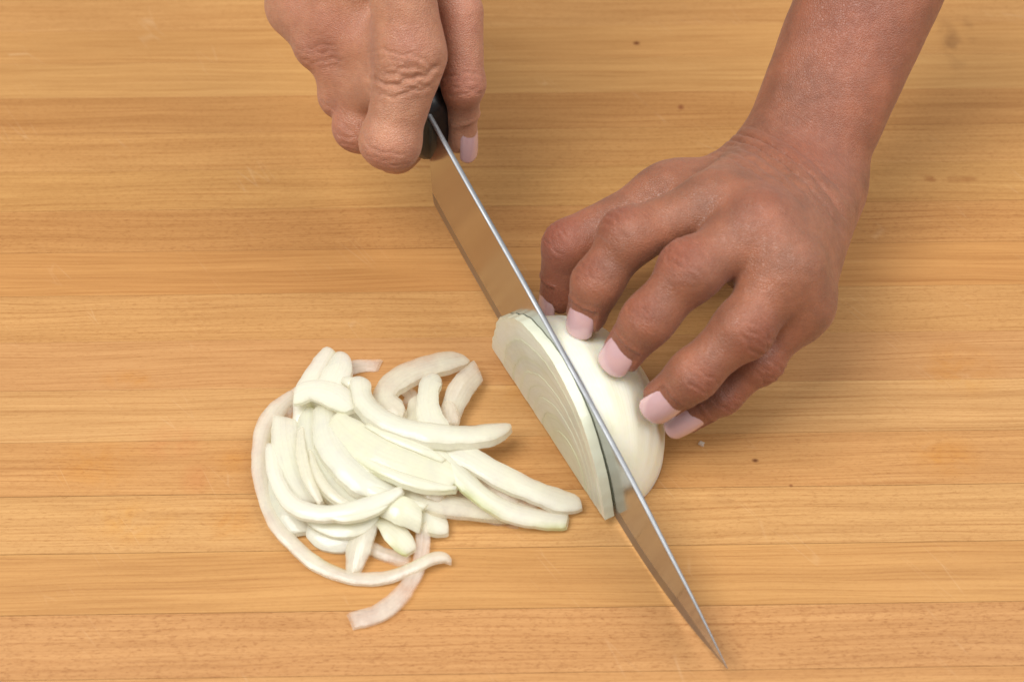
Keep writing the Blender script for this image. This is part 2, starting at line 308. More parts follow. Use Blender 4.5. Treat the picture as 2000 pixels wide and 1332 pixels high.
# ------------------------------------------------------------------ onion half (right of the blade) and the slice falling from it
ON = dict(s=-106.1, o=0.3, A=38.5, B=34.5, c=45.2, p=0.9)
def build_onion():
    nu, nv = 96, 72; V = []; uvw = []; gr = []
    for i in range(nu + 1):
        u = math.pi * i / nu
        for j in range(nv + 1):
            q = math.pi / 2 * j / nv                                # 0 = the board on the right, pi/2 = the cut at the blade
            r = math.sin(u) ** ON['p']
            rib = 1 + 0.006 * math.sin(q * 9 + 1.3 * math.sin(u * 2)) + 0.004 * math.sin(q * 23 + 2)
            x = -math.cos(u) * ON['A'] * (1.0 + 0.02 * math.sin(q * 3))
            V.append(snz(ON['s'] + x, 0.9 + ON['o'] + r * rib * math.cos(q) * ON['B'], 0.3 + r * rib * math.sin(q) * ON['c']))
            uvw.append((u * .04, q * .04, 0)); gr.append(0.25 * max(0, 1 - u / .35))
    w = nv + 1; Fc = []
    for i in range(nu):
        for j in range(nv): Fc.append((i * w + j, i * w + j + 1, (i + 1) * w + j + 1, (i + 1) * w + j))
    # cut face with a shallow groove between the layers
    base = len(V); rs = np.linspace(0, 1, 40)
    for i in range(nu + 1):
        u = math.pi * i / nu; h = math.sin(u) ** ON['p'] * ON['c']
        for k in rs:
            g = 0.25 * (0.5 + 0.5 * math.cos(2 * math.pi * 6 * math.hypot(k * math.sin(u), math.cos(u))))
            V.append(snz(ON['s'] - math.cos(u) * ON['A'], 0.9 + ON['o'] + g, 0.3 + h * k * (1 if k < 1 else 1))); uvw.append((u * .04, k * .04, 0)); gr.append(0.05)
    w2 = len(rs)
    for i in range(nu):
        for j in range(w2 - 1): Fc.append((base + i * w2 + j, base + (i + 1) * w2 + j, base + (i + 1) * w2 + j + 1, base + i * w2 + j + 1))
    bot = len(V)
    for i in range(nu + 1):
        pass
    for i in range(nu): Fc.append((i * w, (i + 1) * w, base + (i + 1) * w2, base + i * w2))
    c0 = snz(ON['s'], 15, 0); me = mesh_from('onion_half', np.array(V) - c0, Fc); vattr(me, 'uvw', uvw); fattr(me, 'green', gr)
    o = link('onion_half', me, M['onion_outer']); o.location = c0 * MM
    tag(o, 'peeled cream white onion half lying cut side down, under the fingertips', 'onion')
build_onion()

def build_slice():
    root = empty('onion_slice', snz(-106, -3, 0) * MM); inv = snz(-106, -3, 0)
    tag(root, 'thin upright onion slice showing nested rings, standing against the left side of the blade', 'onion slice')
    # profile of the cut, in the slice's own plane, s along the knife, z up
    prof = np.array([(-148.2, 4.5), (-147.5, 12), (-145.2, 21.0), (-140.5, 31), (-133.0, 38.8), (-124.0, 44.5), (-114.1, 47.4), (-103.1, 47.2), (-92.1, 44.0), (-83.5, 38.2), (-76.8, 30.2), (-71.5, 20.5), (-67.9, 12.0), (-66.0, 4.5)])
    tt = np.linspace(0, 1, len(prof)); t2 = np.linspace(0, 1, 72)
    P = np.stack([np.interp(t2, tt, prof[:, k]) for k in (0, 1)], 1)
    for _ in range(8): P[1:-1] = (P[:-2] + 2 * P[1:-1] + P[2:]) / 4
    cen = np.array([-84.0, 4.2])
    ks = [1.0, 0.86, 0.75, 0.66, 0.58, 0.50, 0.41, 0.30, 0.0]
    for k in range(len(ks) - 1):
        a, b = ks[k], max(0.0, ks[k + 1] - 0.004)
        n_in = 4; V = []; uvw = []; gr = []
        rowsn = []
        th = 3.6
        lj = (0.09 if k % 2 else 0.0) + 0.012 * k
        for i in range(len(P)):
            wb = [1 + 0.006 * math.sin(i * .55 + kk * 2) + .004 * math.sin(i * 1.7 + kk) for kk in (k, k + 1)]
            for side in (0, 1):
                for m in range(n_in + 1):
                    f = a + (b - a) * m / n_in if side == 0 else b + (a - b) * m / n_in
                    fm = (a - f) / max(a - b, 1e-6); q = cen + (P[i] - cen) * f * (wb[0] * (1 - fm) + wb[1] * fm)
                    edge = 0.03 * (1 if m in (0, n_in) else 0)
                    lean = 0.05 * (q[1] - 4)                          # the slice stands away from the blade at its foot
                    fan = max(0.0, (q[0] + 100) / 35.0) * 0.45          # and parts from it towards the near end
                    n0 = -1.45 - fan + 0.06 * math.sin(q[0] * .13)
                    n0 = -0.40 - 0.60 * q[1] / 45 - fan
                    nn = (n0 - th + edge - lj) if side == 0 else (n0 - edge)
                    nn -= max(0, 0.03 * (30 - q[1])) * .0
                    V.append(snz(q[0], nn, q[1]) - inv); uvw.append((i / len(P) * .09, f * .03, 0)); gr.append(0.16 * (1 if k > 5 else 0) + 0.04 + (0.16 if m in (0, n_in) else 0))
        w = 2 * (n_in + 1); Fc = []
        for i in range(len(P) - 1):
            for j in range(w): Fc.append((i * w + j, i * w + (j + 1) % w, (i + 1) * w + (j + 1) % w, (i + 1) * w + j))
        Fc.append(tuple(range(w))[::-1]); Fc.append(tuple((len(P) - 1) * w + j for j in range(w)))
        me = mesh_from('layer', V, Fc, True); vattr(me, 'uvw', uvw); fattr(me, 'green', gr)
        me.set_sharp_from_angle(angle=math.radians(50)); link('layer', me, M['onion_rim' if k == 0 else 'onion_ring'], root)
build_slice()

# ------------------------------------------------------------------ the pile of cut strips
def catmull(P, n):
    P = np.asarray(P, float); Q = np.vstack([2 * P[0] - P[1], P, 2 * P[-1] - P[-2]]); out = []
    segs = len(P) - 1
    for x in np.linspace(0, segs - 1e-6, n):
        i = int(x); t = x - i; p0, p1, p2, p3 = Q[i:i + 4]
        out.append(0.5 * ((2 * p1) + (-p0 + p2) * t + (2 * p0 - 5 * p1 + 4 * p2 - p3) * t * t + (-p0 + 3 * p1 - 3 * p2 + p3) * t ** 3))
    return np.array(out)
def strip(label, pts, mat, th=3.0, roll=0.0, green=0.0, gside=1, ends=(0.93, 0.93), cup=0.12, name='onion_strip'):
    """pts: (px, py, height mm, width px) along the strip's middle, as laid on the board or the strips below"""
    ctrl = []
    for (x, y, z, w) in pts:
        p = at(x, y, z); sc = np.linalg.norm(p - CAM) / F_PX; ctrl.append((*p, w * sc))
    C = catmull(ctrl, max(26, 6 * len(pts))); P = C[:, :3]; Wd = C[:, 3]
    th = th * 0.66; roll = roll + random.uniform(-13, 13); cup = random.uniform(.10, .38); P[:, 2] += np.sin(np.linspace(0, math.pi, len(P))) * random.uniform(0, 1.8)
    T = np.gradient(P, axis=0); T /= np.linalg.norm(T, axis=1)[:, None]
    n = len(P); V = []; uvw = []; gr = []
    m = 9; rim = []; ph = random.uniform(0, 6); bev = random.uniform(-.12, .12); sk0 = random.choice((-1, 1)) * random.uniform(.12, .55); sk1 = random.choice((-1, 1)) * random.uniform(.12, .55); ends = (max(ends[0], .74), max(ends[1], .74))
    L = np.concatenate([[0], np.cumsum(np.linalg.norm(np.diff(P, axis=0), axis=1))])
    for i in range(n):
        side = np.cross(T[i], [0, 0, 1]); side /= np.linalg.norm(side)
        # a strip seen at a slant: turn its width so that it shows the width seen in the photograph
        nrm = np.cross(side, T[i]); rl = math.radians(roll)
        sd = side * math.cos(rl) + nrm * math.sin(rl); nr = nrm * math.cos(rl) - side * math.sin(rl)
        vd = (P[i] - CAM) / np.linalg.norm(P[i] - CAM)
        fs = np.linalg.norm(sd - vd * (sd @ vd)); 
        u = i / (n - 1); e = 1.0
        d0, d1 = L[i], L[-1] - L[i]; rd = 3.0
        if d0 < rd: e = ends[0] + (1 - ends[0]) * math.sqrt(max(0, 1 - (1 - d0 / rd) ** 2))
        if d1 < rd: e = min(e, ends[1] + (1 - ends[1]) * math.sqrt(max(0, 1 - (1 - d1 / rd) ** 2)))
        hw = Wd[i] / 2 / max(fs, .6) * (1.08 if mat == 'onion_white' else 1.02) * e * (1 + 0.05 * math.sin(L[i] * .3 + ph) + .025 * math.sin(L[i] * .9 + ph * 2) + .012 * math.sin(L[i] * 2.6 + ph * 3))
        t2 = th / 2 * (0.75 + 0.25 * e)
        ring = []
        for j in range(m):                                          # upper side
            a = -1 + 2 * j / (m - 1); ring.append((a, t2 * (1 - 0.10 * a * a), a))
        for j in range(m):                                          # lower side
            a = 1 - 2 * j / (m - 1); ring.append((a * .97 + bev, -t2, a))
        for (a, b, aa) in ring:
            q = P[i] + sd * a * hw + nr * (b - cup * hw * (a * a - .4))
            q = q + T[i] * (a * hw * (sk0 * max(0, 1 - d0 / 4.0) + sk1 * max(0, 1 - d1 / 4.0)) + (b / t2) * .4 * (max(0, 1 - d0 / 2) - max(0, 1 - d1 / 2)))
            if q[2] < 0.25: q[2] = 0.25 + 0.02 * abs(b)
            rim.append(max(abs(aa) ** 5, math.exp(-min(d0, d1) / 1.2))); V.append(q); uvw.append((L[i] * MM, aa * hw * MM, 0)); gr.append(green * max(0, aa * gside) ** 2 * (0.55 + .45 * math.sin(L[i] * .21 + ph)))
    w = 2 * m; Fc = []
    for i in range(n - 1):
        for j in range(w): Fc.append((i * w + j, (i + 1) * w + j, (i + 1) * w + (j + 1) % w, i * w + (j + 1) % w))
    Fc.append(tuple(range(w))); Fc.append(tuple((n - 1) * w + j for j in range(w))[::-1])
    V = np.array(V); c0 = np.array([V[:, 0].mean(), V[:, 1].mean(), 0])
    me = mesh_from(name, V - c0, Fc); me.set_sharp_from_angle(angle=math.radians(34)); vattr(me, 'uvw', uvw); fattr(me, 'green', gr); fattr(me, 'rim', rim)
    o = link(name, me, M[mat]); o.location = c0 * MM
    tag(o, label, 'onion strip', 'cut onion strips in the loose pile')
    return o
STRIPS = [
 ('short white strip underneath near the left centre of the pile', [(580,850,2,40),(620,925,2.5,48),(672,985,2,44)], 'onion_white', dict(th=3)),
 ('pale strip buried under the broad cream leaf', [(690,790,3,40),(740,850,4,52),(810,890,4,52),(860,900,3,40)], 'onion_white', dict(th=3)),
 ('pale strip buried low in the middle of the pile', [(640,880,3,44),(700,935,4,54),(770,985,4,50),(830,1000,3,40)], 'onion_white', dict(th=3)),
 ('cloudy strip buried under the upper left leaves', [(600,790,2,40),(650,800,3,50),(700,830,3,50),(740,860,3,40)], 'onion_white', dict(th=3)),
 ('pinkish glassy thin strip peeping out at the upper left rim of the pile', [(741,714,1,24),(695,717,1,26),(655,736,1.5,24),(600,757,1.5,24),(565,785,1.5,26),(558,812,1.5,24)], 'onion_thin', dict(th=1.6)),
 ('long thin strip curving round the whole left and bottom rim of the pile', [(575,770,2,22),(541,800,3,36),(516,845,4,38),(509,900,4,34),(516,960,3.5,32),(539,1020,3,30),(574,1064,2.2,27),(622,1104,1.8,25),(686,1128,1.6,23),(752,1128,1.8,21),(806,1109,3.5,20),(843,1091,4.5,19),(866,1088,4,17),(882,1097,2.5,9)], 'onion_thin2', dict(th=2.4, green=.55, gside=-1, ends=(.3,.3))),
 ('long pinkish strip trailing alone off the bottom of the pile to a blunt end', [(824,1022,5,26),(826,1062,3,28),(815,1112,1.6,30),(786,1160,1.5,33),(740,1197,1.5,33),(685,1212,1.5,32)], 'onion_thin', dict(th=2.6, ends=(.9,.95))),
 ('thin greenish strip low in the gap at the bottom of the pile', [(718,1066,1.3,24),(752,1084,1.3,25),(802,1097,1.3,26)], 'onion_thin', dict(th=2.2, green=.4, gside=1)),
 ('short pale strip pointing straight down at the bottom of the pile', [(726,1010,6,34),(712,1045,4,40),(699,1083,2.2,42),(690,1122,1.5,26)], 'onion_thin2', dict(th=3.2, ends=(.8,.5))),
 ('wide cloudy strip tucked low at the lower left of the pile', [(535,900,2,40),(541,960,2,48),(563,1008,2,50),(590,1043,2,44)], 'onion_white', dict(th=3.2, ends=(.8,.8))),
 ('lower of two nested bowl shaped strips at the bottom of the pile', [(600,1030,2.5,30),(632,1052,2,40),(667,1056,2,42),(702,1040,2.5,38),(733,1005,3,28)], 'onion_white', dict(th=3, ends=(.5,.6))),
 ('broad white strip with a squared top at the left of the pile', [(556,818,7,46),(560,872,7.5,50),(575,930,7,48),(604,985,5,42)], 'onion_white', dict(th=4, roll=8, ends=(.85,.6))),
 ('upper of two nested bowl shaped strips at the bottom of the pile', [(596,1000,6,24),(636,1026,6,34),(678,1032,6.5,36),(715,1014,7,36),(744,975,8,26)], 'onion_white', dict(th=3, ends=(.5,.6))),
 ('thick cream strip curling down through the left centre of the pile', [(606,800,7,36),(607,855,8,48),(622,910,8,54),(660,960,7,52),(712,990,6,34)], 'onion_white', dict(th=4.2, roll=-6, ends=(.8,.6))),
 ('green edged leaf standing out at the top left of the pile', [(648,684,5,28),(628,722,6,44),(602,768,6.5,42),(589,815,6,32),(582,858,4,14)], 'onion_white', dict(th=3, green=1.0, gside=-1, ends=(.6,.3))),
 ('pale leaf overlapping the green edged leaf at the top of the pile', [(668,690,7,26),(661,726,8,46),(640,765,8,46),(622,800,8,40)], 'onion_white', dict(th=3, ends=(.6,.7))),
 ('glossy rounded strip bending through the middle of the pile', [(634,800,9,40),(640,850,11,52),(662,898,12,54),(705,940,11,50),(755,962,9,34),(785,962,8,12)], 'onion_white', dict(th=5, roll=4, ends=(.7,.25), cup=.2)),
 ('pale green leaf lying low in the gap under the long curved strip', [(812,775,3,26),(815,812,4,46),(806,850,5,44)], 'onion_cream', dict(th=2.4, green=.9, gside=-1)),
 ('small pink scrap in the opening of the arched strip', [(790,762,1.5,20),(803,776,1.5,24),(796,792,1.5,18)], 'onion_thin', dict(th=1.8)),
 ('stout strip leaning to the upper right end of the pile', [(934,724,5,44),(905,757,5.5,46),(885,796,5,44),(876,836,4.5,36)], 'onion_thin2', dict(th=4, roll=10, ends=(.9,.8))),
 ('small jagged chunk at the foot of the stout leaning strip', [(868,788,7,30),(876,808,7,40),(872,834,6,38)], 'onion_thin', dict(th=2.6)),
 ('wide arched strip curving over the top of the pile', [(908,700,4,26),(862,711,5,40),(805,730,6,44),(764,758,7,46),(752,784,8,46),(772,803,8.5,40),(790,812,8.5,26)], 'onion_thin2', dict(th=4, ends=(.5,.8), roll=-4)),
 ('glassy strip lying flat under the right end of the pile', [(845,955,2,36),(898,978,2,42),(955,996,1.6,40),(1014,1014,1.4,28)], 'onion_thin', dict(th=2.2)),
 ('thin glassy sliver poking from under the right hand strips', [(905,912,2.5,30),(945,909,2,24),(995,916,1.5,6)], 'onion_thin', dict(th=1.4, ends=(.8,.2))),
 ('translucent strip lying between the two right hand strips', [(862,890,4,30),(915,925,3.5,40),(965,962,3,40),(1010,985,2.4,40),(1050,998,2,28)], 'onion_thin', dict(th=2.4)),
 ('long cream strip crossing low towards the right of the pile', [(680,886,8,30),(735,927,7,38),(800,966,6,40),(862,990,5,38),(930,1000,3.5,34),(1000,1008,2,22)], 'onion_thin2', dict(th=3.4, green=.25, gside=1, ends=(.6,.4))),
 ('flat cream strip with an angled end at the bottom centre of the pile', [(738,985,9,36),(780,1000,9,52),(823,1018,7.5,48)], 'onion_cream', dict(th=2.6, ends=(.9,.9))),
 ('narrow green triangular leaf at the bottom centre of the pile', [(737,1012,6,18),(772,1045,5,44),(803,1080,3,30)], 'onion_cream', dict(th=2.4, green=.8, gside=1, ends=(.4,.6))),
 ('ragged green tinged end piece at the bottom right of the pile', [(828,1000,5,48),(848,1018,4,50),(876,1030,3,24)], 'onion_white', dict(th=2.6, green=.9, gside=1, ends=(.9,.5))),
 ('square translucent chip resting in the middle right of the pile', [(822,950,8,32),(845,962,8,34),(868,972,7.5,30)], 'onion_thin', dict(th=1.8)),
 ('broad cream leaf lying across the centre of the pile', [(652,815,13,30),(682,848,14,64),(735,882,14.5,78),(800,908,14,76),(855,928,12.5,64),(890,942,11,40)], 'onion_cream', dict(th=3.4, roll=-5, ends=(.4,.7), cup=.18)),
 ('strip with a sharp green edge sweeping down to the right end of the pile', [(818,852,13,26),(858,888,12,32),(902,936,10,34),(948,976,7,34),(998,1002,4.5,34),(1057,1014,3,34),(1109,1018,2.2,26)], 'onion_white', dict(th=3.2, green=.75, gside=1, ends=(.6,.8))),
 ('long pale strip reaching furthest to the right of the pile', [(852,868,12,40),(908,893,11,42),(972,932,9,40),(1036,962,6.5,38),(1092,981,4,38),(1135,984,3,24)], 'onion_white', dict(th=3.6, ends=(.7,.35))),
 ('short hooked strip with a rounded top near the right of the pile', [(858,738,9,22),(842,750,10,38),(836,780,11,40),(840,815,11.5,44),(862,848,11.5,44)], 'onion_white', dict(th=4, ends=(.6,.8))),
 ('leaf lying sideways on top at the left of the pile', [(574,775,13,30),(612,765,14,38),(653,776,14.5,46),(691,803,14,32)], 'onion_white', dict(th=2.8, ends=(.85,.6), green=.2)),
 ('long S shaped strip lying on top across the pile', [(703,740,14,36),(710,782,15.5,38),(742,815,17,34),(790,837,16.5,34),(855,849,16.5,34),(920,851,14,34),(965,843,12,30),(998,834,10.5,12)], 'onion_white', dict(th=4, roll=4, ends=(.75,.3))),
 ('narrow arc hugging the lower edge of the broad cream leaf', [(668,868,12,10),(715,903,13,19),(775,934,13.5,20),(838,952,12.5,18),(892,956,10.5,8)], 'onion_white', dict(th=3.4, green=.3, gside=1)),
 ('slim strip nested inside the glossy rounded strip', [(606,880,10,10),(620,930,11,17),(652,972,11.5,18),(700,996,11,9)], 'onion_thin2', dict(th=3.2)),
 ('slender strip lying along the upper edge of the broad cream leaf', [(716,832,16,8),(770,858,16.5,16),(822,878,16,17),(868,902,14,9)], 'onion_white', dict(th=3.0)),
 ('ribbon of onion running low beneath the broad cream leaf', [(640,898,10,10),(690,942,11,22),(755,976,10,24),(832,992,8,14)], 'onion_white', dict(th=3.2, green=.25, gside=1)),
 ('thin strip between the two strips at the right end of the pile', [(872,922,7,12),(930,958,6,20),(985,984,4,20),(1032,992,2.5,9)], 'onion_thin2', dict(th=2.6)),
 ('small curved shaving above the nested bowl shaped strips', [(628,1004,12,8),(676,1012,12.5,16),(728,1000,12.5,15),(762,982,12,7)], 'onion_white', dict(th=2.8)),
 ('slim upright strip against the broad squared strip at the left', [(588,838,10,12),(590,890,10.5,20),(604,940,10,22),(628,985,9,12)], 'onion_thin2', dict(th=3.2)),
 ('small glassy flake at the right end of the pile', [(952,968,4.5,24),(982,972,4.5,28),(1012,984,4,20)], 'onion_thin', dict(th=1.8)),
 ('tiny white chip beside the top of the S shaped strip', [(668,742,9,12),(684,752,9.5,20),(694,770,9,14)], 'onion_white', dict(th=2.2)),
 ('thin arc lying on top across the lower left of the pile', [(530,868,9,24),(540,935,10,28),(572,985,11,30),(631,1003,12,29),(700,992,13,28),(750,974,13,26),(787,956,12.5,14)], 'onion_white', dict(th=3, ends=(.5,.3))),
]
for (lab, pts, mat, kw) in STRIPS: strip(lab, pts, mat, **kw)
def crumb(label, px, py, r, mat):
    bm = bmesh.new(); bmesh.ops.create_icosphere(bm, subdivisions=2, radius=r * MM)
    for v in bm.verts: v.co *= 1 + random.uniform(-.3, .3); v.co.z = max(v.co.z * .7, -r * MM * .4)
    me = bpy.data.meshes.new('onion_crumb'); bm.to_mesh(me); bm.free(); me.polygons.foreach_set('use_smooth', [True] * len(me.polygons))
    o = link('onion_crumb', me, M[mat]); p = at(px, py); o.location = (p[0] * MM, p[1] * MM, r * MM * .42); tag(o, label, 'crumb')
crumb('tiny clear onion crumb on the bare board right of the held onion', 1370, 868, 1.1, 'onion_thin')

# ------------------------------------------------------------------ hands: one smooth-blended distance field each, meshed as one continuous skin
def smin(a, b, k):
    h = np.maximum(k - np.abs(a - b), 0) / k; return np.minimum(a, b) - h * h * k * 0.25
def cone(P, a, b, ra, rb):
    ba = b - a; L2 = ba @ ba; pa = P - a
    t = np.clip((pa @ ba) / L2, 0, 1).astype(np.float32)
    d = pa - t[:, None] * ba
    return np.sqrt(np.einsum('ij,ij->i', d, d)) - (ra + (rb - ra) * t)
def ball(P, a, r3):
    q = (P - a) / r3; l = np.sqrt(np.einsum('ij,ij->i', q, q)); return (l - 1) * float(np.min(r3)) * 1.0
class Hand:
    def __init__(s): s.palm = []; s.fingers = {}; s.ridges = []
    def sdf(s, P):
        P = P.astype(np.float32); d = None
        for (a, b, ra, rb, k) in s.palm:
            c = cone(P, a, b, ra, rb); d = c if d is None else smin(d, c, k)
        res = d
        for nm, f in s.fingers.items():
            J, R = f['J'], f['R']; fd = None
            for i in range(len(J) - 1):
                c = cone(P, J[i], J[i + 1], R[i], R[i + 1]); fd = c if fd is None else smin(fd, c, f.get('kk', 3.0))
            for (a, b, ra, rb, k) in f.get('extra', []): fd = smin(fd, cone(P, a, b, ra, rb), k)
            res = smin(res, smin(d, fd, f['k']), 1.2)
        return res
    def grad(s, P, e=0.25):
        g = np.stack([s.sdf(P + np.eye(3)[i] * e) - s.sdf(P - np.eye(3)[i] * e) for i in range(3)], 1)
        return g / np.maximum(np.linalg.norm(g, axis=1), 1e-6)[:, None]
    def mesh(s, lo, hi, h):
        lo = np.array(lo, float); H = h * 5
        nc = np.ceil((np.array(hi) - lo) / H).astype(int)
        cx = np.stack(np.meshgrid(*[np.arange(n) for n in nc], indexing='ij'), -1).reshape(-1, 3)
        dc = s.sdf(lo + (cx + .5) * H)
        act = np.abs(dc) < H * 1.25
        N = nc * 5 + 1
        V = np.empty(N, np.float32)
        sg = np.where(dc < 0, -50., 50.).astype(np.float32).reshape(nc)
        V[:-1, :-1, :-1] = sg.repeat(5, 0).repeat(5, 1).repeat(5, 2); V[-1] = 50; V[:, -1] = 50; V[:, :, -1] = 50
        loc = np.stack(np.meshgrid(*[np.arange(6)] * 3, indexing='ij'), -1).reshape(-1, 3)
        A = cx[act] * 5
        for st in range(0, len(A), 3000):
            I = (A[st:st + 3000, None, :] + loc[None]).reshape(-1, 3)
            V[I[:, 0], I[:, 1], I[:, 2]] = s.sdf(lo + I * h)
        neg = V < 0
        c8 = [(i, j, k) for i in (0, 1) for j in (0, 1) for k in (0, 1)]
        sl = lambda A_, o: A_[o[0]:A_.shape[0] - 1 + o[0], o[1]:A_.shape[1] - 1 + o[1], o[2]:A_.shape[2] - 1 + o[2]]
        cnt = sum(sl(neg, o).astype(np.int8) for o in c8)
        cells = np.argwhere((cnt > 0) & (cnt < 8))
        idx = -np.ones(np.array(N) - 1, np.int32); idx[cells[:, 0], cells[:, 1], cells[:, 2]] = np.arange(len(cells))
        acc = np.zeros((len(cells), 3)); num = np.zeros(len(cells))
        for a_ in c8:
            for ax in range(3):
                if a_[ax]: continue
                b_ = list(a_); b_[ax] = 1
                va = V[cells[:, 0] + a_[0], cells[:, 1] + a_[1], cells[:, 2] + a_[2]]; vb = V[cells[:, 0] + b_[0], cells[:, 1] + b_[1], cells[:, 2] + b_[2]]
                m = (va < 0) != (vb < 0); t = np.where(m, va / np.where(m, va - vb, 1), 0)
                p = np.tile(np.array(a_, float), (len(cells), 1)); p[:, ax] = t
                acc[m] += p[m]; num[m] += 1
        verts = lo + (cells + acc / num[:, None]) * h
        faces = []
        for ax in range(3):
            o = [slice(None)] * 3; o2 = [slice(None)] * 3; o[ax] = slice(0, -1); o2[ax] = slice(1, None)
            e = neg[tuple(o)] != neg[tuple(o2)]; E_ = np.argwhere(e); u, w = (ax + 1) % 3, (ax + 2) % 3
            E_ = E_[(E_[:, u] > 0) & (E_[:, w] > 0) & (E_[:, u] < idx.shape[u]) & (E_[:, w] < idx.shape[w])]
            q = []
            for (du, dw) in ((1, 1), (0, 1), (0, 0), (1, 0)):
                c = E_.copy(); c[:, u] -= du; c[:, w] -= dw; q.append(idx[c[:, 0], c[:, 1], c[:, 2]])
            q = np.stack(q, 1); fl = ~neg[E_[:, 0], E_[:, 1], E_[:, 2]]; q[fl] = q[fl][:, ::-1]
            faces.append(q[(q >= 0).all(1)])
        faces = np.concatenate(faces)
        for _ in range(2):
            g = s.grad(verts); verts = verts - g * np.clip(s.sdf(verts), -1, 1)[:, None] * .8
        return verts, faces

def unit(v): return v / np.linalg.norm(v)
def wob(P, f, s):                                                     # cheap smooth pseudo-noise
    return (np.sin(P[:, 0] * f + s) + np.sin(P[:, 1] * f * 1.13 + 2 * s + 1.7 * np.sin(P[:, 2] * f * .7)) + np.sin(P[:, 2] * f * .91 + 3 * s + np.sin(P[:, 0] * f * .6))) / 3

